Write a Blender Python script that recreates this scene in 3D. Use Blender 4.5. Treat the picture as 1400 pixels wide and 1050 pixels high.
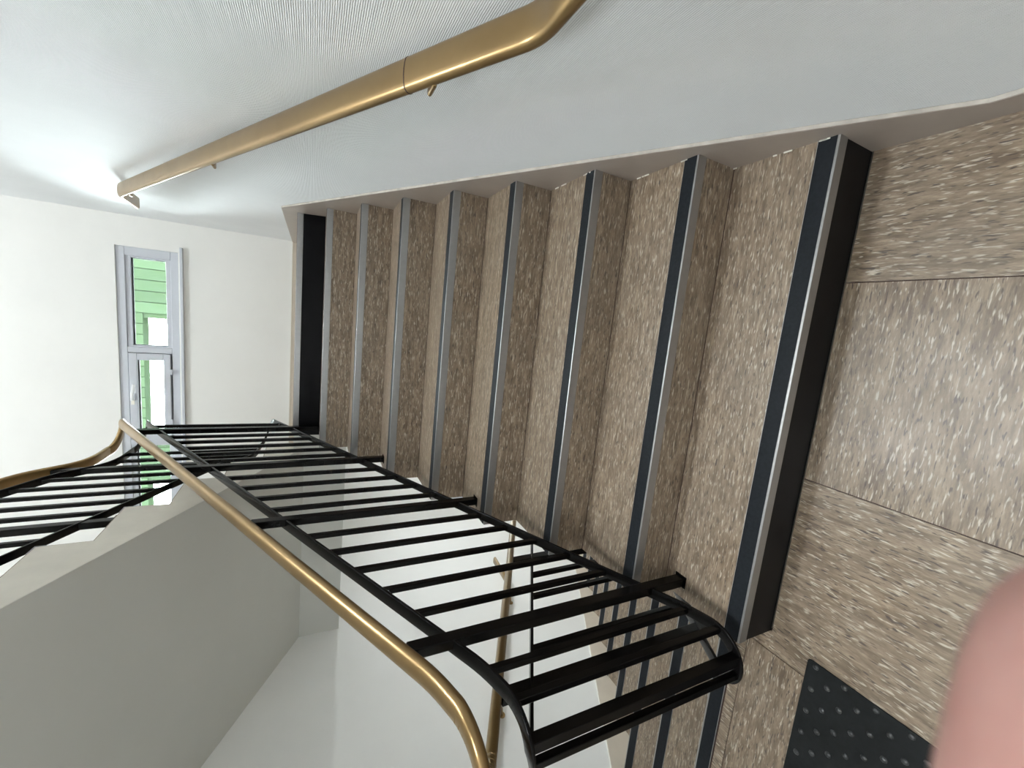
import bpy, math, random
from mathutils import Vector, Matrix

random.seed(7)
SC = bpy.context.scene
COL = SC.collection
for o in list(bpy.data.objects):
    bpy.data.objects.remove(o, do_unlink=True)

# ------------------------------------------------------------------ camera
CAM_LOC = Vector((-0.60053, -0.70188, 1.42629))
FWD = Vector((-0.14414262, 0.88486075, -0.44299476))
RIGHT = Vector((0.98458874, 0.17304791, 0.02528721))
UP = Vector((-0.09903497, 0.43252268, 0.89616751))
cam_data = bpy.data.cameras.new('camera')
cam = bpy.data.objects.new('camera', cam_data)
COL.objects.link(cam)
# the photograph was taken with the camera turned a quarter: image right = world down
M = Matrix((-UP, RIGHT, -FWD)).transposed().to_4x4()
M.translation = CAM_LOC
cam.matrix_world = M
cam_data.sensor_fit = 'HORIZONTAL'
cam_data.sensor_width = 36.0
cam_data.lens = 14.3282
cam_data.clip_start = 0.004
cam_data.clip_end = 200
cam_data.dof.use_dof = True
cam_data.dof.focus_distance = 2.2
cam_data.dof.aperture_fstop = 12.0
SC.camera = cam

# ------------------------------------------------------------------ light
SKY = 62.0
FILL = 54.0  # strengths of the three added fill lamps start here
FILL2 = 70.0
FILL3 = 108.0
world = bpy.data.worlds.new('sky')
SC.world = world
world.use_nodes = True
wn = world.node_tree.nodes
bg = wn['Background']
bg.inputs['Color'].default_value = (0.88, 0.95, 1.0, 1)
bg.inputs['Strength'].default_value = SKY

def portal(name, loc, rot, sx, sy):
    d = bpy.data.lights.new(name, 'AREA')
    d.shape = 'RECTANGLE'; d.size = sx; d.size_y = sy
    d.cycles.is_portal = True
    o = bpy.data.objects.new(name, d)
    o.location = loc; o.rotation_euler = rot
    COL.objects.link(o)
    return o
R90 = math.pi / 2
portal('window_portal', (-1.6, 4.31, 2.75), (-R90, 0, 0), 2.7, 0.46)       # shines to -Y
portal('window_portal', (-1.6, 4.31, -0.31), (-R90, 0, 0), 2.7, 0.46)

SC.view_settings.view_transform = 'Standard'
SC.view_settings.look = 'None'
SC.view_settings.gamma = 1.0
SC.view_settings.use_curve_mapping = False
SC.view_settings.exposure = 0.0
SC.cycles.max_bounces = 14
SC.cycles.diffuse_bounces = 8
SC.cycles.glossy_bounces = 4
SC.cycles.transparent_max_bounces = 12
SC.cycles.use_denoising = True
SC.cycles.sample_clamp_indirect = 6.0

# ------------------------------------------------------------------ materials
def new_mat(name):
    m = bpy.data.materials.new(name)
    m.use_nodes = True
    nt = m.node_tree
    return m, nt, nt.nodes, nt.links, nt.nodes['Principled BSDF']

def ramp(N, a, b, ca, cb, interp='LINEAR'):
    r = N.new('ShaderNodeValToRGB')
    r.color_ramp.interpolation = interp
    r.color_ramp.elements[0].position = a; r.color_ramp.elements[0].color = (*ca, 1)
    r.color_ramp.elements[1].position = b; r.color_ramp.elements[1].color = (*cb, 1)
    return r

def noise(N, L, vec, scale, detail=2, rough=.5, dist=0.0):
    n = N.new('ShaderNodeTexNoise')
    n.inputs['Scale'].default_value = scale
    n.inputs['Detail'].default_value = detail
    n.inputs['Roughness'].default_value = rough
    n.inputs['Distortion'].default_value = dist
    if vec is not None:
        L.new(vec, n.inputs['Vector'])
    return n

def mixc(N, L, fac, a, b):
    m = N.new('ShaderNodeMix'); m.data_type = 'RGBA'
    L.new(fac, m.inputs[0])
    for sock, v in ((m.inputs[6], a), (m.inputs[7], b)):
        if isinstance(v, tuple): sock.default_value = (*v, 1)
        else: L.new(v, sock)
    return m.outputs[2]

def bump(N, L, P, height, strength, dist=0.001):
    b = N.new('ShaderNodeBump')
    b.inputs['Strength'].default_value = strength
    b.inputs['Distance'].default_value = dist
    L.new(height, b.inputs['Height'])
    L.new(b.outputs[0], P.inputs['Normal'])

def plain(name, col, rough=.5, metal=0.0, var=.06, scale=6.0, bumpy=None, spec=None):
    m, nt, N, L, P = new_mat(name)
    tc = N.new('ShaderNodeTexCoord')
    n = noise(N, L, tc.outputs['Object'], scale, 4, .6)
    lo = tuple(c * (1 - var) for c in col); hi = tuple(min(1, c * (1 + var)) for c in col)
    r = ramp(N, .3, .7, lo, hi)
    L.new(n.outputs['Fac'], r.inputs[0]); L.new(r.outputs[0], P.inputs['Base Color'])
    P.inputs['Roughness'].default_value = rough
    P.inputs['Metallic'].default_value = metal
    if spec is not None: P.inputs['Specular IOR Level'].default_value = spec
    if bumpy:
        n2 = noise(N, L, tc.outputs['Object'], bumpy[0], 3, .6)
        bump(N, L, P, n2.outputs['Fac'], bumpy[1], bumpy[2])
    return m

def lino(name, axis, tint=1.0):
    """marbled brown linoleum with long light and dark flecks running along one axis"""
    m, nt, N, L, P = new_mat(name)
    tc = N.new('ShaderNodeTexCoord')
    oi = N.new('ShaderNodeObjectInfo')
    off = N.new('ShaderNodeVectorMath'); off.operation = 'SCALE'
    cmb = N.new('ShaderNodeCombineXYZ')
    for i in range(3): L.new(oi.outputs['Random'], cmb.inputs[i])
    L.new(cmb.outputs[0], off.inputs[0]); off.inputs['Scale'].default_value = 37.0
    add = N.new('ShaderNodeVectorMath'); add.operation = 'ADD'
    L.new(tc.outputs['Object'], add.inputs[0]); L.new(off.outputs[0], add.inputs[1])
    mp = N.new('ShaderNodeMapping')
    s = [1.0, 1.0, 1.0]; s['XYZ'.index(axis)] = 0.17
    mp.inputs['Scale'].default_value = s
    L.new(add.outputs[0], mp.inputs['Vector'])
    v = mp.outputs[0]
    base_n = noise(N, L, v, 60, 3, .65)
    T = lambda r, g, b: (r * tint, g * tint, b * tint)
    base = ramp(N, .34, .68, T(.150, .104, .067), T(.390, .302, .214))
    L.new(base_n.outputs['Fac'], base.inputs[0])
    fine = noise(N, L, v, 190, 3, .7)
    fr = ramp(N, .35, .65, (0, 0, 0), (1, 1, 1)); L.new(fine.outputs['Fac'], fr.inputs[0])
    mul = N.new('ShaderNodeMath'); mul.operation = 'MULTIPLY'; mul.inputs[1].default_value = .50
    L.new(fr.outputs[0], mul.inputs[0])
    c = mixc(N, L, mul.outputs[0], base.outputs[0], T(.135, .098, .070))
    # pale flecks
    pn = noise(N, L, v, 185, 1.5, .55, .35)
    pr = ramp(N, .575, .70, (0, 0, 0), (1, 1, 1)); L.new(pn.outputs['Fac'], pr.inputs[0])
    pm = N.new('ShaderNodeMath'); pm.operation = 'MULTIPLY'; pm.inputs[1].default_value = .85
    L.new(pr.outputs[0], pm.inputs[0])
    c = mixc(N, L, pm.outputs[0], c, T(.60, .53, .43))
    # dark flecks
    mp2 = N.new('ShaderNodeMapping'); mp2.inputs['Location'].default_value = (5.3, 9.1, 2.2)
    L.new(v, mp2.inputs['Vector'])
    dn = noise(N, L, mp2.outputs[0], 185, 1.5, .55, .35)
    dr = ramp(N, .60, .69, (0, 0, 0), (1, 1, 1)); L.new(dn.outputs['Fac'], dr.inputs[0])
    dm = N.new('ShaderNodeMath'); dm.operation = 'MULTIPLY'; dm.inputs[1].default_value = .9
    L.new(dr.outputs[0], dm.inputs[0])
    c = mixc(N, L, dm.outputs[0], c, (.062, .045, .036))
    # large stains of wear
    big = noise(N, L, add.outputs[0], 5.0, 3, .6)
    br = ramp(N, .35, .7, (0, 0, 0), (.28, .28, .28)); L.new(big.outputs['Fac'], br.inputs[0])
    c = mixc(N, L, br.outputs[0], c, T(.20, .165, .13))
    L.new(c, P.inputs['Base Color'])
    rr = ramp(N, .3, .7, (.30, .30, .30), (.43, .43, .43)); L.new(big.outputs['Fac'], rr.inputs[0])
    L.new(rr.outputs[0], P.inputs['Roughness'])
    bump(N, L, P, base_n.outputs['Fac'], .25, .0012)
    return m

def wallpaper(name, col, axis='Z', strength=.8):
    """painted woven wallpaper, fine horizontal ribs"""
    m, nt, N, L, P = new_mat(name)
    tc = N.new('ShaderNodeTexCoord')
    n = noise(N, L, tc.outputs['Object'], 2.2, 4, .6)
    lo = tuple(c * .965 for c in col); hi = tuple(min(1, c * 1.02) for c in col)
    r = ramp(N, .3, .7, lo, hi)
    L.new(n.outputs['Fac'], r.inputs[0]); L.new(r.outputs[0], P.inputs['Base Color'])
    P.inputs['Roughness'].default_value = .55
    w = N.new('ShaderNodeTexWave'); w.wave_type = 'BANDS'
    w.bands_direction = axis
    w.inputs['Scale'].default_value = 70.0        # ribs about 4.5 mm apart
    w.inputs['Distortion'].default_value = 1.5
    w.inputs['Detail'].default_value = 2.0
    w.inputs['Detail Scale'].default_value = 2.5
    L.new(tc.outputs['Object'], w.inputs['Vector'])
    mp = N.new('ShaderNodeMapping'); mp.inputs['Scale'].default_value = (1, .12, 1)
    L.new(tc.outputs['Object'], mp.inputs['Vector'])
    n2 = noise(N, L, mp.outputs[0], 260, 2, .6)
    ad = N.new('ShaderNodeMath'); ad.operation = 'MULTIPLY_ADD'; ad.inputs[1].default_value = .55
    L.new(n2.outputs['Fac'], ad.inputs[0]); L.new(w.outputs['Fac'], ad.inputs[2])
    bump(N, L, P, ad.outputs[0], strength, .0011)
    return m

LINO_X = lino('linoleum_flecks_across', 'X')
LINO_Y = lino('linoleum_flecks_along', 'Y')
JOINT_OPENING = plain('dark_joint_and_opening', (.055, .028, .022), .7)
WALLP = wallpaper('woven_wallpaper_white', (.78, .80, .815))
PAINT = plain('warm_white_paint', (.84, .835, .81), .6, var=.02, scale=2.5, bumpy=(180, .12, .001))
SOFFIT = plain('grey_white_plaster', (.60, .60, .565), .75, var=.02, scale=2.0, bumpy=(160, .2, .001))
STRING = plain('cream_stringer_paint', (.70, .655, .575), .55, var=.06, scale=7.0, bumpy=(60, .15, .002))
SKIRT = plain('taupe_gloss_paint', (.315, .268, .232), .33, var=.05, scale=9.0, bumpy=(40, .08, .002))
SKIRT2 = plain('beige_gloss_paint', (.60, .53, .44), .38, var=.04, scale=9.0, bumpy=(40, .08, .002))
CAULK = plain('white_caulk', (.80, .77, .70), .5)
CAULK2 = plain('aged_caulk', (.50, .46, .41), .5, var=.25, scale=14)
ALU = plain('brushed_aluminium', (.40, .40, .40), .38, metal=.85, var=.05, scale=30)
GRIP = plain('black_rubber_grip', (.012, .014, .017), .55, var=.2, scale=90, bumpy=(900, .35, .0006), spec=.12)
BLACKV = plain('black_gloss_vinyl', (.005, .005, .006), .34, var=.25, scale=12, spec=.12)
MATB = plain('black_rubber_mat', (.014, .0155, .016), .5, var=.2, scale=60, bumpy=(700, .4, .0006), spec=.12)
STUD = plain('worn_rubber_studs', (.03, .032, .033), .3, var=.2, scale=60, spec=.6)
IRON = plain('black_lacquered_steel', (.0045, .004, .004), .24, var=.2, scale=14, bumpy=(60, .12, .001), spec=.16)
PVC = plain('grey_white_window_plastic', (.56, .58, .63), .38, var=.02)
WHITEP = plain('white_handle_plastic', (.80, .81, .83), .3, var=.02)
GASKET = plain('black_gasket', (.02, .02, .024), .6)
CONC = plain('pale_concrete', (.5, .5, .48), .8, var=.1, bumpy=(30, .3, .003))

def brass_mat():
    m, nt, N, L, P = new_mat('bronze_coloured_plastic')
    tc = N.new('ShaderNodeTexCoord')
    n = noise(N, L, tc.outputs['Object'], 5.0, 4, .6)
    r = ramp(N, .3, .72, (.25, .160, .066), (.31, .205, .088))
    L.new(n.outputs['Fac'], r.inputs[0]); L.new(r.outputs[0], P.inputs['Base Color'])
    P.inputs['Metallic'].default_value = .8
    P.inputs['Roughness'].default_value = .33
    P.inputs['Coat Weight'].default_value = .25
    P.inputs['Coat Roughness'].default_value = .22
    return m
BRASS = brass_mat()

def glass_mat():
    m, nt, N, L, P = new_mat('window_glass')
    N.remove(P)
    out = [n for n in N if n.type == 'OUTPUT_MATERIAL'][0]
    t = N.new('ShaderNodeBsdfTransparent'); t.inputs[0].default_value = (.95, .985, .97, 1)
    g = N.new('ShaderNodeBsdfGlossy'); g.inputs['Roughness'].default_value = .02
    fr = N.new('ShaderNodeFresnel'); fr.inputs['IOR'].default_value = 1.45
    mx = N.new('ShaderNodeMixShader')
    L.new(fr.outputs[0], mx.inputs[0]); L.new(t.outputs[0], mx.inputs[1]); L.new(g.outputs[0], mx.inputs[2])
    L.new(mx.outputs[0], out.inputs['Surface'])
    return m
GLASS = glass_mat()

def skin_mat():
    m, nt, N, L, P = new_mat('skin')
    tc = N.new('ShaderNodeTexCoord')
    n = noise(N, L, tc.outputs['Object'], 90, 4, .6)
    r = ramp(N, .3, .7, (.52, .27, .235), (.62, .36, .315))
    L.new(n.outputs['Fac'], r.inputs[0]); L.new(r.outputs[0], P.inputs['Base Color'])
    P.inputs['Roughness'].default_value = .5
    P.inputs['Subsurface Weight'].default_value = .12
    P.inputs['Subsurface Scale'].default_value = .004
    P.inputs['Subsurface Radius'].default_value = (1, .35, .2)
    w = N.new('ShaderNodeTexWave'); w.inputs['Scale'].default_value = 900; w.inputs['Distortion'].default_value = 6
    L.new(tc.outputs['Object'], w.inputs['Vector'])
    bump(N, L, P, w.outputs['Fac'], .12, .0002)
    return m
SKIN = skin_mat()

def green_mat():
    m, nt, N, L, P = new_mat('green_painted_board')
    tc = N.new('ShaderNodeTexCoord')
    oi = N.new('ShaderNodeObjectInfo')
    n = noise(N, L, tc.outputs['Object'], 1.6, 4, .65)
    r = ramp(N, .3, .72, (.0098, .0150, .0072), (.0125, .0185, .0120))
    L.new(n.outputs['Fac'], r.inputs[0])
    hs = N.new('ShaderNodeHueSaturation')
    mr = N.new('ShaderNodeMapRange'); mr.inputs['To Min'].default_value = .86; mr.inputs['To Max'].default_value = 1.12
    L.new(oi.outputs['Random'], mr.inputs['Value']); L.new(mr.outputs[0], hs.inputs['Value'])
    L.new(r.outputs[0], hs.inputs['Color']); L.new(hs.outputs[0], P.inputs['Base Color'])
    P.inputs['Roughness'].default_value = .9; P.inputs['Specular IOR Level'].default_value = 0.0
    return m
GREEN = green_mat()

# ------------------------------------------------------------------ helpers
class MB:
    def __init__(s): s.v = []; s.f = []
    def add(s, vs, fs):
        b = len(s.v); s.v += [tuple(v) for v in vs]; s.f += [tuple(b + i for i in f) for f in fs]; return s
    def box(s, x0, x1, y0, y1, z0, z1):
        x0, x1 = sorted((x0, x1)); y0, y1 = sorted((y0, y1)); z0, z1 = sorted((z0, z1))
        return s.add([(x0,y0,z0),(x1,y0,z0),(x1,y1,z0),(x0,y1,z0),(x0,y0,z1),(x1,y0,z1),(x1,y1,z1),(x0,y1,z1)],
                     [(0,3,2,1),(4,5,6,7),(0,1,5,4),(1,2,6,5),(2,3,7,6),(3,0,4,7)])
    def prism_x(s, poly, x0, x1):
        """polygon in (y, z), counter-clockwise seen from +X, extruded along X"""
        a = sum(poly[i][0]*poly[(i+1)%len(poly)][1]-poly[(i+1)%len(poly)][0]*poly[i][1] for i in range(len(poly)))
        if a < 0: poly = poly[::-1]
        x0, x1 = sorted((x0, x1)); n = len(poly)
        vs = [(x0, y, z) for y, z in poly] + [(x1, y, z) for y, z in poly]
        fs = [tuple(range(n))[::-1], tuple(range(n, 2*n))]
        fs += [(i, (i+1) % n, n + (i+1) % n, n + i) for i in range(n)]
        return s.add(vs, fs)
    def sweep(s, path, sect, up=(0, 0, 1), cap=True, side0=None):
        """section points (a, b): a along the side vector, b along the normal"""
        path = [Vector(p) for p in path]; up = Vector(up); n = len(path); k = len(sect)
        vs = []
        for i, p in enumerate(path):
            t = (path[min(i+1, n-1)] - path[max(i-1, 0)]).normalized()
            sd = t.cross(up)
            sd = sd.normalized() if sd.length > 1e-6 else Vector(side0 or (1, 0, 0))
            nm = sd.cross(t).normalized()
            # widen at corners so that the section keeps its size
            vs += [p + sd * a + nm * b for a, b in sect]
        fs = []
        for i in range(n-1):
            for j in range(k):
                a = i*k + j; b = i*k + (j+1) % k
                fs.append((a, b, b + k, a + k))
        if cap:
            fs.append(tuple(range(k))[::-1]); fs.append(tuple((n-1)*k + j for j in range(k)))
        return s.add(vs, fs)
    def tube(s, path, r, n=12, up=(0, 0, 1), side0=None):
        return s.sweep(path, [(r*math.cos(2*math.pi*i/n), r*math.sin(2*math.pi*i/n)) for i in range(n)], up, True, side0)
    def dome(s, c, r, h, n=10):
        vs = []; rings = 3
        for q in range(rings):
            a = q / rings * math.pi/2
            vs += [(c[0]+r*math.cos(a)*math.cos(2*math.pi*i/n), c[1]+r*math.cos(a)*math.sin(2*math.pi*i/n), c[2]+h*math.sin(a)) for i in range(n)]
        vs.append((c[0], c[1], c[2]+h)); fs = []
        for q in range(rings-1):
            fs += [(q*n+i, q*n+(i+1)%n, (q+1)*n+(i+1)%n, (q+1)*n+i) for i in range(n)]
        fs += [((rings-1)*n+i, (rings-1)*n+(i+1)%n, rings*n) for i in range(n)]
        return s.add(vs, fs)
    def build(s, name, mat, parent=None, smooth=False, bevel=0.0, seg=2, label=None):
        me = bpy.data.meshes.new(name)
        o = bpy.data.objects.new(name, me)
        off = Vector((0, 0, 0))
        if s.v:
            xs = [v[0] for v in s.v]; ys = [v[1] for v in s.v]; zs = [v[2] for v in s.v]
            off = Vector(((min(xs)+max(xs))/2, (min(ys)+max(ys))/2, min(zs)))
        me.from_pydata([tuple(Vector(v) - off) for v in s.v], [], s.f)
        me.update()
        me.materials.append(mat)
        COL.objects.link(o)
        wp = Vector((0, 0, 0))
        if parent is not None:
            o.parent = parent
            q = parent
            while q is not None: wp += q.location; q = q.parent
        o.location = off - wp
        if bevel:
            b = o.modifiers.new('bevel', 'BEVEL'); b.width = bevel; b.segments = seg; b.limit_method = 'ANGLE'; b.angle_limit = math.radians(40)
        if smooth:
            for p in me.polygons: p.use_smooth = True
            if smooth != 'all':
                me.set_sharp_from_angle(angle=math.radians(50))
        if label: o['label'] = label
        return o

def thing(name, label, cat, loc=(0, 0, 0), group=None):
    o = bpy.data.objects.new(name, None); COL.objects.link(o)
    o.location = loc; o.empty_display_size = .1
    o['label'] = label; o['category'] = cat
    if group: o['group'] = group
    return o
def tag(o, label, cat, group=None):
    o['label'] = label; o['category'] = cat
    if group: o['group'] = group
    return o
def struct(o, label=None):
    o['kind'] = 'structure'
    if label: o['label'] = label
    return o
def rrect(w, h, r, n=4):
    """rounded rectangle section, w along the side, h along the normal"""
    pts = []
    for cx, cy, a0 in ((w/2-r, h/2-r, 0), (-w/2+r, h/2-r, 90), (-w/2+r, -h/2+r, 180), (w/2-r, -h/2+r, 270)):
        for i in range(n+1):
            a = math.radians(a0 + 90*i/n)
            pts.append((cx + r*math.cos(a), cy + r*math.sin(a)))
    return pts
def handrail_section(w, h):
    """wide flat profile, crowned top, tight rounded edges, flat underside"""
    r = h*.42; pts = []
    def arc(cx, cy, a0, a1, n):
        for i in range(n+1):
            a = math.radians(a0 + (a1-a0)*i/n); pts.append((cx + r*math.cos(a), cy + r*math.sin(a)))
    arc(w/2-r, h*.5-r-.003, 0, 75, 4)
    for t in (.55, .2, -.2, -.55): pts.append((w/2*t*1.0, h*.5 - .003*(t/.75)**2))
    arc(-w/2+r, h*.5-r-.003, 105, 180, 4)
    arc(-w/2+r, -h*.5+r, 180, 270, 4); arc(w/2-r, -h*.5+r, 270, 360, 4)
    return pts
def fillet(pts, r, n=6):
    pts = [Vector(p) for p in pts]; out = [pts[0]]
    for i in range(1, len(pts)-1):
        a, b, c = pts[i-1], pts[i], pts[i+1]
        u, v = (a-b), (c-b); rr = min(r, u.length*.49, v.length*.49)
        u.normalize(); v.normalize()
        if u.dot(v) < -.9995: out.append(b); continue
        p0, p2 = b + u*rr, b + v*rr
        for k in range(n+1):
            t = k/n
            out.append(p0*(1-t)**2 + b*2*t*(1-t) + p2*t*t)
    out.append(pts[-1])
    return out

# ------------------------------------------------------------------ dimensions
G, H = .312, .17
S = H / G
XR, XL = 0.0, -3.20           # right and left wall
XU, XG = -1.54, -1.645        # open edge of the rising flight, edge of the two left flights
YD, YU2 = .16, 2.66           # first edge of the descending flight, first riser of the next rising flight
YF, YN = 4.09, -1.75          # far wall, near wall
ZT, ZB = 9*H, -9*H            # upper and lower half landing
FZ = 18*H
T = .2

# ------------------------------------------------------------------ structure: walls
wall = MB().box(XR, XR+T, YN-T, YF+T, ZB-.4, 7.2).build('wall_right', WALLP); struct(wall, 'white woven wallpaper wall to the right of the stairs')
wall = MB().box(XL-T, XL, YN-T, YF+T, ZB-.4, 7.2).build('wall_left', PAINT); struct(wall, 'plain white wall beyond the stairwell')

WX0, WX1 = -2.94, -.262
WZ0, WZ1 = 2.535, 2.972
def holed_wall(y0, y1, holes):
    """wall across X with horizontal window holes [(x0,x1,z0,z1)] sorted upwards"""
    m = MB(); z = ZB-.4
    for x0, x1, z0, z1 in holes:
        m.box(XL, XR, y0, y1, z, z0)
        m.box(XL, x0, y0, y1, z0, z1); m.box(x1, XR, y0, y1, z0, z1)
        z = z1
    m.box(XL, XR, y0, y1, z, 7.2)
    return m

wall = holed_wall(YF, YF+T, [(WX0, WX1, WZ0-FZ, WZ1-FZ), (WX0, WX1, WZ0, WZ1)]).build('wall_far', PAINT); struct(wall, 'white end wall with the low wide window')
wall = MB().box(XL, XR, YN-T, YN, ZB-.4, 7.2).build('wall_near', PAINT); struct(wall)
ceil = MB().box(XL-T, XR+T, YN-T, YF+T, 7.2, 7.4).build('ceiling', PAINT); struct(ceil)

# ------------------------------------------------------------------ windows in the far wall
def far_window(name, dz, full=True):
    y = YF + .012            # frame stands just behind the wall face
    root = MB()
    x0, x1, z0, z1 = WX0, WX1, WZ0+dz, WZ1+dz
    fy0, fy1 = y, y+.07
    # outer frame with two mullions
    mx = [(-2.062, -2.010), (-1.190, -1.138)]
    root.box(x0, x1, fy0, fy1, z1-.060, z1); root.box(x0, x1, fy0, fy1, z0, z0+.060)
    root.box(x0, x0+.075, fy0, fy1, z0+.06, z1-.06); root.box(x1-.075, x1, fy0, fy1, z0+.06, z1-.06)
    for a, b in mx: root.box(a, b, fy0, fy1, z0+.06, z1-.06)
    w = root.build(name, PVC, bevel=.004)
    # glazing beads and dark gaskets of the fixed lights
    for (a, b) in ((-2.865, -2.062), (-1.138, -.337)):
        bd = MB(); c0, c1 = z0+.06, z1-.06
        bd.box(a, b, y+.012, y+.05, c1-.036, c1); bd.box(a, b, y+.012, y+.05, c0, c0+.036)
        bd.box(a, a+.014, y+.012, y+.05, c0+.036, c1-.036); bd.box(b-.014, b, y+.012, y+.05, c0+.036, c1-.036)
        bd.build('glazing_bead', PVC, w, bevel=.003)
        gk = MB(); g0, g1, h0, h1 = a+.014, b-.014, c0+.036, c1-.036
        gk.box(g0, g1, y+.034, y+.05, h1-.010, h1); gk.box(g0, g1, y+.034, y+.05, h0, h0+.004)
        gk.box(g0, g0+.006, y+.034, y+.05, h0+.004, h1-.010); gk.box(g1-.006, g1, y+.034, y+.05, h0+.004, h1-.010)
        gk.build('gasket', GASKET, w)
        MB().box(g0, g1, y+.038, y+.044, h0, h1).build('pane', GLASS, w)
    # bottom-hung opening sash in the middle
    sx0, sx1, sz0, sz1 = -2.006, -1.194, z0+.072, z1-.066
    sash = MB(); sy0, sy1 = y-.012, y+.05
    sash.box(sx0, sx1, sy0, sy1, sz1-.058, sz1); sash.box(sx0, sx1, sy0, sy1, sz0, sz0+.052)
    sash.box(sx0, sx0+.064, sy0, sy1, sz0+.052, sz1-.058); sash.box(sx1-.064, sx1, sy0, sy1, sz0+.052, sz1-.058)
    sash = sash.build('sash', PVC, w, bevel=.005)
    g0, g1, h0, h1 = sx0+.064, sx1-.064, sz0+.052, sz1-.058
    gk = MB(); gk.box(g0, g1, y+.02, y+.04, h1-.009, h1); gk.box(g0, g1, y+.02, y+.04, h0, h0+.003)
    gk.build('gasket', GASKET, sash)
    MB().box(g0, g1, y+.028, y+.034, h0, h1).build('pane', GLASS, sash)
    # dark gap round the sash
    gp = MB()
    gp.box(sx0-.02, sx1+.02, y+.050, y+.066, sz0-.03, sz0+.02); gp.box(sx0-.02, sx1+.02, y+.050, y+.066, sz1-.02, sz1+.03)
    gp.box(sx0-.02, sx0+.02, y+.050, y+.066, sz0+.02, sz1-.02); gp.box(sx1-.02, sx1+.02, y+.050, y+.066, sz0+.02, sz1-.02)
    gp.build('rebate', GASKET, w)
    # handle: base plate, neck and lever pointing to the right wall, small white tag
    hx, hz = -1.60, sz1-.030
    hb = MB(); hb.box(hx-.036, hx+.036, sy0-.010, sy0, hz-.014, hz+.014)
    hb = hb.build('handle_base', PVC, sash, bevel=.005)
    hl = MB(); hl.tube([(hx-.015, sy0-.01, hz), (hx-.015, sy0-.045, hz)], .008, 10, up=(0,0,1))
    hl.sweep(fillet([(hx-.022, sy0-.050, hz), (hx+.03, sy0-.056, hz-.003), (hx+.125, sy0-.050, hz-.016)], .02), rrect(.016, .024, .006))
    hl.build('handle', WHITEP, sash, smooth=True)
    MB().box(hx-.062, hx-.018, sy0-.052, sy0-.046, hz-.018, hz+.006).build('tag', CAULK, sash, bevel=.002)
    for hxx in (-1.36, -1.84):
        hg = MB(); hg.tube([(hxx-.025, sy0-.004, sz0-.010), (hxx+.025, sy0-.004, sz0-.010)], .007, 10)
        hg.box(hxx-.022, hxx+.022, sy0-.004, sy0+.004, sz0-.012, sz0+.016)
        hg.build('hinge', PVC, w, smooth=True)
    # slim sill ledge
    MB().box(x0-.045, x1+.047, YF-.024, YF-.0005, z0-.038, z0-.014).build('sill', PVC, w, bevel=.004)
    return struct(w, 'low wide grey-framed window high in the end wall' if dz == 0 else 'window of the storey below')
far_window('window_1', 0.0)
far_window('window_2', -FZ)

# added fill lamps, out of view, to brighten the stairwell beyond its daylight
def fill_lamp(label, cx, cy, z, strength, r=.25):
    lamp = thing('fill_lamp', label, 'lamp', (cx, cy, z))
    def disc(r, z0, z1, n=32):
        return MB().add([(cx+r*math.cos(2*math.pi*i/n), cy+r*math.sin(2*math.pi*i/n), z) for z in (z0, z1) for i in range(n)],
            [tuple(range(n))[::-1], tuple(range(n, 2*n))] + [(i, (i+1) % n, n+(i+1) % n, n+i) for i in range(n)])
    disc(r+.02, z-.04, z-.001).build('fill_lamp_body', PVC, lamp, bevel=.006)
    m, _nt, _N, _L, P = new_mat('fill_lamp_glow')
    P.inputs['Emission Color'].default_value = (.925, .975, 1, 1); P.inputs['Emission Strength'].default_value = strength
    disc(r, z-.075, z-.041).build('fill_lamp_shade', m, lamp, bevel=.01)
fill_lamp('added unseen fill lamp, a flat disc above the landing', -1.6, -.95, FZ-.26, FILL)
fill_lamp('added unseen fill lamp, a large disc on the high ceiling', -1.25, 1.7, 7.2, FILL2, .5)
fill_lamp('added unseen fill lamp, a flat disc under the upper half landing', -.95, 3.35, ZT-.36, FILL3)

# ------------------------------------------------------------------ floors and landings
# landing under the camera, laid with linoleum tiles on a dark bed
bed = MB().box(XL, XR, YN, -.002, -.26, -.0035).box(XL, XU, -.002, YD-.006, -.26, -.0035).build('floor', JOINT_OPENING)
struct(bed, 'landing floor of brown flecked linoleum tiles')
jx = [XL, -2.840, -2.225, -1.610, -.995, -.380, XR]
jy = [YN, -1.163, -.548, .067]
gap = .0016
for i in range(len(jx)-1):
    for j in range(len(jy)-1):
        a, b = jx[i]+gap, jx[i+1]-gap
        c, d = jy[j]+gap, jy[j+1]-gap
        if jy[j+1] > 0 and jx[i] > XU - .08: d = -.004
        if d - c < .02: continue
        mat = LINO_Y if (i + j) % 2 == 1 else LINO_X
        # checker of directions: next to the right wall and between -1.61 and -.995 the flecks run along Y
        mat = LINO_Y if (i % 2 == 1) == (j % 2 == 0) else LINO_X
        MB().box(a, b, c, d, -.0035, 0).build('floor_tile', mat, bed)
MB().box(XL+gap, XU-.001, .067+gap, YD-.056, -.0035, 0).build('floor_tile', LINO_Y, bed)
MB().box(-1.610+gap, XU-.001, -.004, .067-gap, -.0035, 0).build('floor_tile', LINO_Y, bed)

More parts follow.
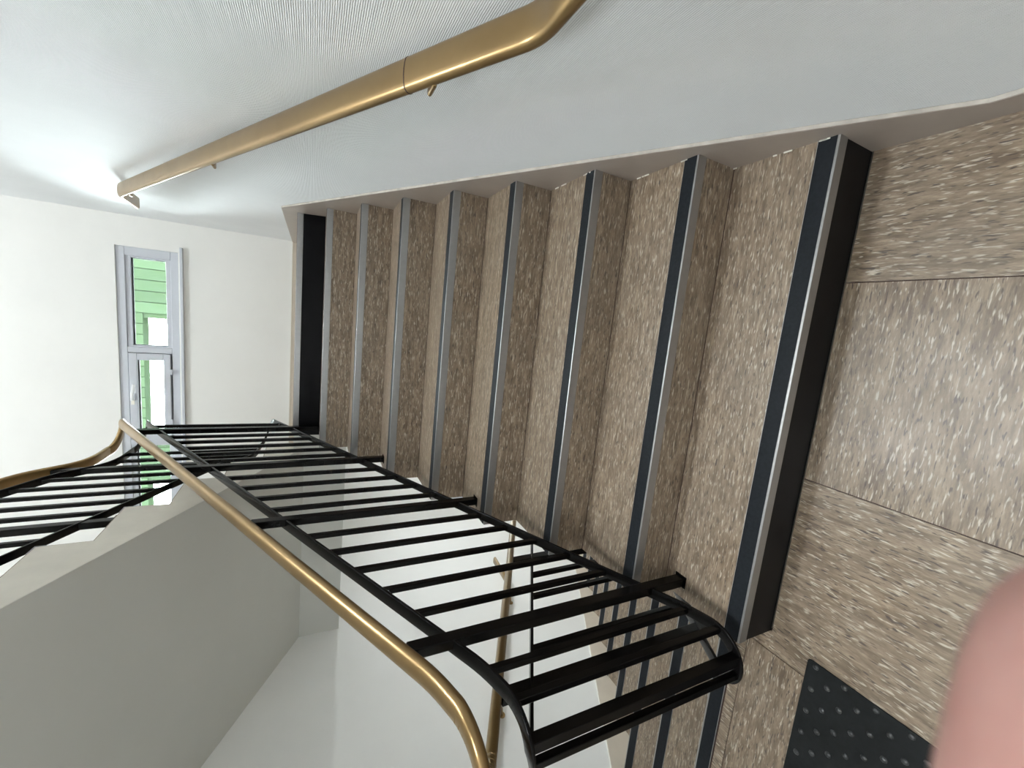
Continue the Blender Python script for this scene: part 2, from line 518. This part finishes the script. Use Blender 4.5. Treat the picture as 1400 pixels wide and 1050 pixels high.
# upper and lower half landings
def half_landing(z, label):
    o = MB().box(XL, XR, YU2+.0, YF, z-.36, z-.004).box(XU+.0, XR, 8*G+.006, YU2, z-.36, z-.004).build('floor', SOFFIT)
    struct(o, label)
    for i in range(len(jx)-1):
        for j, (c, d) in enumerate(((YU2+.10, 3.37), (3.37, YF))):
            MB().box(jx[i]+gap, jx[i+1]-gap, c+gap, d-gap, z-.004, z).build('floor_tile', LINO_X if (i+j) % 2 else LINO_Y, o)
    return o
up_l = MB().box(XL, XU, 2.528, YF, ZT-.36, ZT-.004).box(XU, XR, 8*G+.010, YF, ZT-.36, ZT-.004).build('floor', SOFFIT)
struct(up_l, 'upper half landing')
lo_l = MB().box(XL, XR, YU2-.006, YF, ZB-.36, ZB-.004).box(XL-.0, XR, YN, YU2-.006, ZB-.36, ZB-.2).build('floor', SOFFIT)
struct(lo_l, 'lower half landing')
for lab, z, par in (('u', ZT, up_l), ('l', ZB, lo_l)):
    for i in range(len(jx)-1):
        for j, (c, d) in enumerate(((YU2+.002, 3.37), (3.37, YF))):
            MB().box(jx[i]+gap, jx[i+1]-gap, c+gap, d-gap, z-.004, z).build('floor_tile', LINO_X if (i+j) % 2 else LINO_Y, par)
MB().box(XU, XR, 8*G+.060, YU2, ZT-.004, ZT).build('floor_tile', LINO_X, up_l)
# storey landing above the camera
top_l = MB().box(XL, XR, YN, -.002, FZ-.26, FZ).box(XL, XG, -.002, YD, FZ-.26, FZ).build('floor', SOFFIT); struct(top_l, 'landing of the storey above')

# ------------------------------------------------------------------ flights of stairs
NOSE_W = .054; NOSE_H = .034
def nosing(x0, x1, y, z, d, parent, first=False):
    """aluminium angle at the step edge at (y, z); d=+1 when the tread runs towards +Y"""
    m = MB()
    a = MB()
    t = .0022
    a.prism_x([(y - d*.003, z+.0018), (y + d*NOSE_W, z+.0018), (y + d*NOSE_W, z-.0002), (y - d*.0008, z-.0002),
               (y - d*.0008, z-NOSE_H), (y - d*.003, z-NOSE_H)], x0, x1)
    n = a.build('nosing', ALU, parent, bevel=.0006, seg=1)
    MB().box(x0+.001, x1-.001, y + d*.004, y + d*(NOSE_W-.0025), z+.0016, z+.0030).build('grip_strip', GRIP, n)
    return n
def flight(name, label, x0, x1, y0, z0, d, n, own_first_black=True, detail=True):
    """n risers starting at y0, rising towards d (+1 = +Y)"""
    root = thing(name, label, 'stairs', (0.5*(x0+x1), y0, z0))
    e = .004
    # solid concrete body: sawtooth on top, sloping soffit .30 below the nosing line
    poly = [(y0 + d*e, z0 - .0)]
    for k in range(n):
        poly.append((y0 + d*(k*G + e), z0 + (k+1)*H - e))
        if k < n-1: poly.append((y0 + d*((k+1)*G + e), z0 + (k+1)*H - e))
    # soffit: z = z0 + H + S*s - .30
    sN = (n-1)*G + e
    poly.append((y0 + d*sN, z0 + H + S*sN - .31))
    s0 = .02
    poly.append((y0 + d*s0, z0 + H + S*s0 - .31))
    xa, xb = sorted((x0, x1))
    m = MB().prism_x(poly, xa, xb)
    m.build('stair_body', STRING, root)
    # plaster skin on the sloping underside
    sk = MB(); q = .003
    sk.prism_x([(y0 + d*s0, z0+H+S*s0-.31-q), (y0 + d*sN, z0+H+S*sN-.31-q), (y0 + d*sN, z0+H+S*sN-.311), (y0 + d*s0, z0+H+S*s0-.311)], xa+.0005, xb-.0005)
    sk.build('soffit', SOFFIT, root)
    for k in range(n):
        zz = z0 + k*H; yy = y0 + d*k*G
        # riser facing
        black = k in (0, n-1)
        MB().box(xa+.001, xb-.001, yy, yy + d*.004, zz + .0005, zz + H - NOSE_H - .0005).build(
            'riser', BLACKV if black else LINO_X, root, label='black riser' if black else None)
        if k < n-1:
            MB().box(xa+.001, xb-.001, yy + d*(NOSE_W+.0006), yy + d*(G + .0035), zz+H-.004, zz+H).build('tread', LINO_X, root)
            MB().box(xa+.002, xb-.002, yy + d*(G-.0030), yy + d*(G-.0001), zz+H-.002, zz+H+.0007).build('joint', JOINT_OPENING, root)
        nosing(xa, xb, yy, zz+H, d, root)
    return root
flight('stair_flight', 'flight of nine brown flecked steps rising along the white ribbed wall', XU, XR-.001, 0, 0, 1, 9)
# descending flight: built as a flight rising towards the camera from the lower half landing
fd = flight('stair_flight', 'flight of steps going down beyond the black railing to the left', XL+.001, XG, YU2, ZB, -1, 9)
f3 = flight('stair_flight', 'upper flight seen from below with grey underside and cream sawtooth edge', XL+.001, XG, YU2, ZT, -1, 9)

# ------------------------------------------------------------------ baseboards
q = .012
# sloping skirt on the right wall, above the nosing line
sk = MB()
def right_top(y): return .09 if y < -.25 else (.09 + (y+.25)*.5690)
sk.prism_x([(YN, .09), (YN, .0), (-.006, .0), (.03, .0), (.03, -.02+.0), (2.44, 1.30), (2.505, ZT), (2.505, ZT), (YF-.0, ZT), (YF-.0, 1.621), (2.44, 1.621), (-.25, .09)], XR-q, XR-.0005)
b = sk.build('baseboard_right', SKIRT, bevel=.002); struct(b, 'taupe skirting following the steps')
cl = MB(); pth = [(XR-q*.5, YN, .0915), (XR-q*.5, -.25, .0915), (XR-q*.5, 2.44, 1.6225), (XR-q*.5, YF-.01, 1.6225)]
cl.sweep(pth, rrect(.010, .0025, .001, 2)).build('caulk_line', CAULK2, b)
rnd = random.Random(3)
for k in range(3):    # blobs of filler where the steps meet the skirt
    cm = MB()
    for j in range(6):
        y = k*G + rnd.uniform(.01, .06) if j < 3 else k*G + rnd.uniform(.12, .3)
        l = rnd.uniform(.008, .028)
        cm.box(XR-q-.004, XR-q+.001, y, y+l, (k+1)*H+.0005, (k+1)*H+.004)
    cm.build('filler', CAULK, b, bevel=.0015)
# left wall
sl = MB()
def hl_line(y): return -S*(y-YD)
sl.prism_x([(YN, .09), (YN, .002), (YD, .002), (YD, -.28), (YU2-.002, ZB+.0), (YF, ZB), (YF, ZB+.09), (2.968, ZB+.09), (YD, .09)], XL+.0005, XL+q)
b = sl.build('baseboard_left', SKIRT2, bevel=.002); struct(b, 'beige skirting of the descending steps')
cl = MB(); cl.sweep([(XL+q*.5, YD, .092), (XL+q*.5, 2.968, ZB+.092), (XL+q*.5, YF-.01, ZB+.092)], rrect(.010, .004, .0015, 2)).build('caulk_line', CAULK, b)
sl = MB().box(XL+q, XR-q, YF-q, YF-.0005, ZT, ZT+.088).build('baseboard_far', SKIRT2, bevel=.002); struct(sl, 'beige baseboard at the foot of the end wall')
MB().box(XL+q, XR-q, YF-q-.002, YF-.002, ZT+.088, ZT+.094).build('trim_line', CAULK, sl)
sl = MB().box(XL+q, XR-q, YF-q, YF-.0005, ZB, ZB+.088).build('baseboard_far', SKIRT2, bevel=.002); struct(sl, 'beige baseboard of the lower half landing')

# ------------------------------------------------------------------ stair railing
XRU, XRD = -1.485, -1.668
XC, RT = (XRU+XRD)/2, (XRU-XRD)/2
YT1, YT2 = .050, 2.68
RY1, RY2 = .0915, .0915      # centres of the two U-turns
def zU(y, h): return H + S*y + h
def zD(y, h): return -S*(y-YD) + h
def zU2(y, h): return ZT + H + S*(YU2-y) + h
def turn(yc, sgn, za, zb, n=20):
    out = []
    for i in range(n+1):
        a = math.pi*i/n
        out.append((XC + RT*math.cos(a), yc + sgn*(RY1 if sgn < 0 else RY2)*math.sin(a), za + (zb-za)*((i/n)**2 if sgn < 0 else i/n)))
    return out
def bar_path(hU, hD, hU2, upper, flat):
    """from the foot of the descending flight, round the landing, up, round and up again"""
    d = [(XRD, 2.60, zD(2.60, hD))]
    tab = LOW[hU]
    t1 = []
    for i in range(17):
        f = i/16*4; k = min(3, int(f)); f -= k
        g = math.pi*i/16
        t1.append((XC + RT*math.cos(g), YT1 - RT*math.sin(g), tab[k] + (tab[k+1]-tab[k])*f))
    t1 = t1[::-1] + [(XRU, .14, zU(.14, hU) + .004)]
    t2 = turn(YT2, 1, zU(YT2, hU), upper)
    rest = [(XRD, flat, upper + .005), (XRD, flat-.11, upper+.04), (XRD, flat-.25, zU2(flat-.25, hU2)), (XRD, .2, zU2(.2, hU2))]
    return fillet(d + [tuple(p) for p in t1] + [tuple(p) for p in t2] + rest, .06, 4)
LOW = {.757: (.977, .963, .953, .930, .890), .030: (.250, .236, .224, .202, .172), .885: (1.104, 1.086, 1.070, 1.040, 1.005)}   # heights round the lower turn
rail = thing('stair_railing', 'black steel railing with square bars and bronze handrail around the open stairwell', 'railing', (XC, 0, 0))
TOP = (.757, .828, .745); BOT = (.030, .112, .055); BR = (.885, .945, .885)
pt = bar_path(*TOP, 2.462, 2.50)
MB().sweep(pt, rrect(.042, .010, .002, 2)).build('top_bar', IRON, rail, smooth=True)
pb = bar_path(*BOT, 1.745, 2.52)
MB().sweep(pb, rrect(.036, .010, .002, 2)).build('bottom_bar', IRON, rail, smooth=True)
ph = bar_path(*BR, 2.590, 2.52)
hr = MB().sweep(ph, handrail_section(.062, .031)).build('handrail', BRASS, rail, smooth='all', label='bronze-coloured handrail')

def z_on(path, x, y):
    """height of a bar path over (x, y): nearest point of the polyline in plan"""
    best = None
    for a, b in zip(path[:-1], path[1:]):
        ax, ay, bx, by = a[0], a[1], b[0], b[1]
        L2 = (bx-ax)**2 + (by-ay)**2
        t = 0 if L2 == 0 else max(0, min(1, ((x-ax)*(bx-ax)+(y-ay)*(by-ay))/L2))
        dx, dy = ax+(bx-ax)*t-x, ay+(by-ay)*t-y
        dd = dx*dx+dy*dy
        if best is None or dd < best[0]-1e-9: best = (dd, a[2]+(b[2]-a[2])*t)
    return best[1]
# split paths so that the U and U2 parts are not confused where they overlap in plan
def seg_of(path, part):
    if part == 'U': return [p for p in path if p[0] > XC - .02]
    if part == 'D':
        i = next(k for k, p in enumerate(path) if p[0] > XC); return path[:i+1]
    i = max(k for k, p in enumerate(path) if p[0] > XC); return path[i:]
PB = {k: seg_of(pb, k) for k in ('U', 'D', 'U2')}
PT = {k: seg_of(pt, k) for k in ('U', 'D', 'U2')}
PH = {k: seg_of(ph, k) for k in ('U', 'D', 'U2')}
def baluster(part, x, y, w=.0190):
    a, b = z_on(PB[part], x, y), z_on(PT[part], x, y)
    MB().box(x-w/2, x+w/2, y-w/2, y+w/2, a-.001, b+.001).build('baluster', IRON, rail, bevel=.002)
def step_z(part, y):
    if part == 'U': return H*(math.floor(y/G)+1)
    if part == 'D': return -H*(math.floor((y-YD)/G)+1)
    return ZT + H*(math.floor((YU2-y)/G)+1)
def post(part, x, y, foot=True, w=.037):
    a = step_z(part, y) if foot else z_on(PB[part], x, y)
    b = z_on(PH[part], x, y) - .012
    p = MB().box(x-w*.42, x+w*.42, y-w/2, y+w/2, a+.0002, b).build('post', IRON, rail, bevel=.003)
    if foot:
        MB().box(x-.022, x+.022, y-.024, y+.024, a+.0001, a+.004).build('foot_plate', IRON, p, bevel=.001)
    return p
for y in (.245, 1.06, 1.735, 2.455): post('U', XRU+.008, y)
for y in (.125, .385, .52, .655, .79, .925, 1.19, 1.32, 1.455, 1.595, 1.865, 1.985, 2.105, 2.225, 2.34, 2.60): baluster('U', XRU, y)
for deg, part, w in ((15, 'U', .020), (70, 'U', .030), (108, 'D', .020)):
    a = math.radians(deg)
    baluster(part, XC+RT*math.cos(a), YT1-RY1*math.sin(a), w)
for y in (.20, .80, 1.47, 2.14): post('D', XRD, y)
for y in (.325, .44, .562, .687, .93, 1.06, 1.20, 1.335, 1.61, 1.74, 1.87, 2.0, 2.28, 2.42): baluster('D', XRD, y)
for y in (2.335, 1.62, .90): post('U2', XRD, y)
for y in (2.60, 2.47, 2.207, 2.087, 1.972, 1.852, 1.735, 1.50, 1.38, 1.26, 1.14, 1.02, .78, .66, .54, .42): baluster('U2', XRD, y)
# seam rings on the handrail
def ring(path, part_pred, sec, name, parent, half=.0016, grow=1.03):
    pass
def seam(p0, p1, w, h, parent):
    a, b = Vector(p0), Vector(p1); c = (a+b)/2; t = (b-a).normalized()*.0013
    return MB().sweep([c-t, c+t], [(u*1.025, v*1.05) for u, v in handrail_section(w, h)]).build('seam', JOINT_OPENING, parent)
seam((XRD, .40, zD(.40, BR[1])), (XRD, .42, zD(.42, BR[1])), .062, .031, hr)

# ------------------------------------------------------------------ wall handrails
def wall_rail(label, wall_x, x, path, brackets, seams, sgn):
    root = thing('wall_handrail', label, 'handrail', (x, path[0][1], path[0][2]))
    P = fillet(path, .040, 8)
    body = MB().sweep(P, handrail_section(.074, .030)).build('rail', BRASS, root, smooth='all')
    # dark plates on the cut ends, painting the shade of a hollow mouth
    for a, b in ((P[-1], P[-2]), (P[0], P[1])):
        t = (Vector(a)-Vector(b)).normalized()
        MB().sweep([Vector(a)-t*.001, Vector(a)+t*.0012], [(u*.82, v*.72) for u, v in handrail_section(.074, .030)]).build('end_opening_shade', JOINT_OPENING, root)
    for y, z in brackets:
        m = MB()
        m.tube(fillet([(x, y, z-.018), (x, y, z-.062), (wall_x, y, z-.070)], .02), .0075, 10, up=(0, 1, 0))
        bk = m.build('bracket', BRASS, root, smooth=True)
        mm = MB(); mm.tube([(wall_x, y, z-.070), (wall_x - sgn*.006, y, z-.070)], .022, 16, up=(0, 0, 1))
        mm.build('wall_plate', BRASS, bk, smooth=True)
        MB().box(x-sgn*.0405, x+sgn*.012, y-.026, y+.026, z-.025, z-.0145).build('saddle', BRASS, bk, bevel=.005, seg=3)
    for y in seams:
        seam((x, y-.01, zU(y-.01, .885) if sgn > 0 else zD(y-.01, .9)), (x, y+.01, zU(y+.01, .885) if sgn > 0 else zD(y+.01, .9)), .074, .030, body)
    return root
hx = -.064
wall_rail('bronze handrail fixed to the white ribbed wall right of the stairs', XR, hx,
          [(hx, -.42, zU(.03, .885)), (hx, .03, zU(.03, .885)), (hx, 2.54, zU(2.54, .885)), (hx, 2.90, zU(2.54, .885)+.03)],
          [(y, zU(y, .885)) for y in (.30, 1.39, 2.43)] , [.345], 1)
hx2 = -3.13
wall_rail('bronze handrail running down the plain white wall on the far side of the stairwell', XL, hx2,
          [(hx2, -.2, zD(.10, .945)), (hx2, .10, zD(.10, .945)), (hx2, 2.60, zD(2.60, .945)), (hx2, 2.95, zD(2.60, .945)-.02)],
          [(y, zD(y, .945)) for y in (.40, 1.37, 2.36)], [], -1)

# ------------------------------------------------------------------ tactile mat
mat = thing('tactile_mat', 'black studded rubber warning mat on the landing floor before the steps going down', 'mat', (-2.33, -.33, 0))
mx0, mx1, my0, my1 = -3.13, -1.538, -.540, -.120
rr = .012; poly = []
for cx, cy, a0 in ((mx1-rr, my1-rr, 0), (mx0+rr, my1-rr, 90), (mx0+rr, my0+rr, 180), (mx1-rr, my0+rr, 270)):
    for i in range(5):
        a = math.radians(a0+22.5*i); poly.append((cx+rr*math.cos(a), cy+rr*math.sin(a)))
n = len(poly)
m = MB().add([(x, y, .0003) for x, y in poly] + [(x, y, .0035) for x, y in poly],
             [tuple(range(n))[::-1], tuple(range(n, 2*n))] + [(i, (i+1) % n, n+(i+1) % n, n+i) for i in range(n)])
m.build('mat_base', MATB, mat, bevel=.0012, seg=1)
m = MB(); px = .0382
i = 0
x = -1.552
while x > mx0 + .01:
    off = 0 if i % 2 == 0 else .038
    y = -.145 + off
    for k in range(7):
        yy = -.145 - .076*k - (0 if i % 2 == 0 else -.038) - .0
        if my0 + .02 < yy < my1 - .018: m.dome((x, yy, .0035), .0085, .0045, 10)
    x -= px; i += 1
st = m.build('studs', STUD, mat, smooth=True); st['kind'] = 'stuff'

# ------------------------------------------------------------------ outside: green clad building, yard
g = struct(MB().box(-40, 40, YF+1.2, 60, -3.4, -3.2).build('ground', CONC), 'yard outside')
gb = thing('green_building', 'green board-clad building seen through the window', 'building', (-2.5, 9, -3.2))
YB = 9.0
MB().box(-1.15, 3.2, YB+.06, YB+.34, -3.2, 4.85).box(-4.35, -3.62, YB+.06, YB+.34, -3.2, 4.85).box(-6.5, -4.35, YB+.06, YB+.34, 4.21, 4.85).box(-3.62, -1.15, YB+.06, YB+.34, 4.21, 4.85).build('wall', GREEN, gb)
bx = -6.4
while bx < 3.1:
    w = .198
    z0 = 4.21 if -3.75 < bx < -1.2 or bx < -4.4 else 1.5
    MB().box(bx, bx+w-.012, YB+.02+rnd.uniform(0, .012), YB+.06, z0, 4.85).build('cladding_board', GREEN, gb)
    bx += w

# ------------------------------------------------------------------ hand of the photographer: one fingertip in front of the lens
def cam_pt(x, y, z):
    return CAM_LOC + (-UP)*x + RIGHT*y + (-FWD)*z
def skin_chain(verts, edges, radii, name, root=0, sub=2):
    me = bpy.data.meshes.new(name)
    me.from_pydata([tuple(cam_pt(*v)) for v in verts], edges, [])
    o = bpy.data.objects.new(name, me); COL.objects.link(o)
    sm = o.modifiers.new('skin', 'SKIN'); sm.use_smooth_shade = True
    for i, r in enumerate(radii):
        sv = me.skin_vertices[0].data[i]; sv.radius = (r, r) if not isinstance(r, tuple) else r
        sv.use_root = (i == root)
    ss = o.modifiers.new('subdivision', 'SUBSURF'); ss.levels = sub; ss.render_levels = sub
    me.materials.append(SKIN)
    return o
V = []; E = []; RD = []
def chain(pts, rad, start=None):
    prev = start
    for p_, r_ in zip(pts, rad):
        V.append(p_); RD.append(r_)
        if prev is not None: E.append((prev, len(V)-1))
        prev = len(V)-1
    return prev
# palm: wrist, palm centre; fingers rooted in the palm.  (camera axes: x image right, y image up, z back)
chain([(.040, -.175, .040)], [.030])                       # 0 palm centre (root)
chain([(.040, -.250, .075), (.044, -.33, .11), (.05, -.42, .15)], [.024, .027, .034], 0)     # wrist, forearm
fing = [
    ([(.022, -.125, .022), (.0215, -.092, .000), (.0300, -.058, -.018), (.0364, -.036, -.0250), (.0412, -.0185, -.0262), (.0440, -.0125, -.0262)], [.0135, .0108, .0098, .0092, .0086, .0060]),
    ([(.042, -.120, .020), (.045, -.082, -.004), (.056, -.048, -.014), (.062, -.028, -.006), (.063, -.016, .002)], [.0135, .0108, .0096, .0088, .0066]),
    ([(.060, -.124, .022), (.066, -.090, .002), (.076, -.058, -.006), (.080, -.040, .004), (.080, -.030, .012)], [.0125, .0100, .0090, .0082, .0062]),
    ([(.075, -.132, .026), (.084, -.104, .010), (.092, -.080, .006), (.095, -.064, .012), (.095, -.056, .018)], [.0115, .0088, .0078, .0072, .0055]),
]
for pts, rad in fing: chain(pts, rad, 0)
chain([(.010, -.165, .030), (-.010, -.138, .026), (-.020, -.108, .030), (-.022, -.090, .034)], [.0150, .0120, .0100, .0070], 0)   # thumb leaves the side of the palm
hand = skin_chain(V, E, RD, 'hand')
tag(hand, 'photographer hand with one blurred pink fingertip over the corner of the lens', 'person')
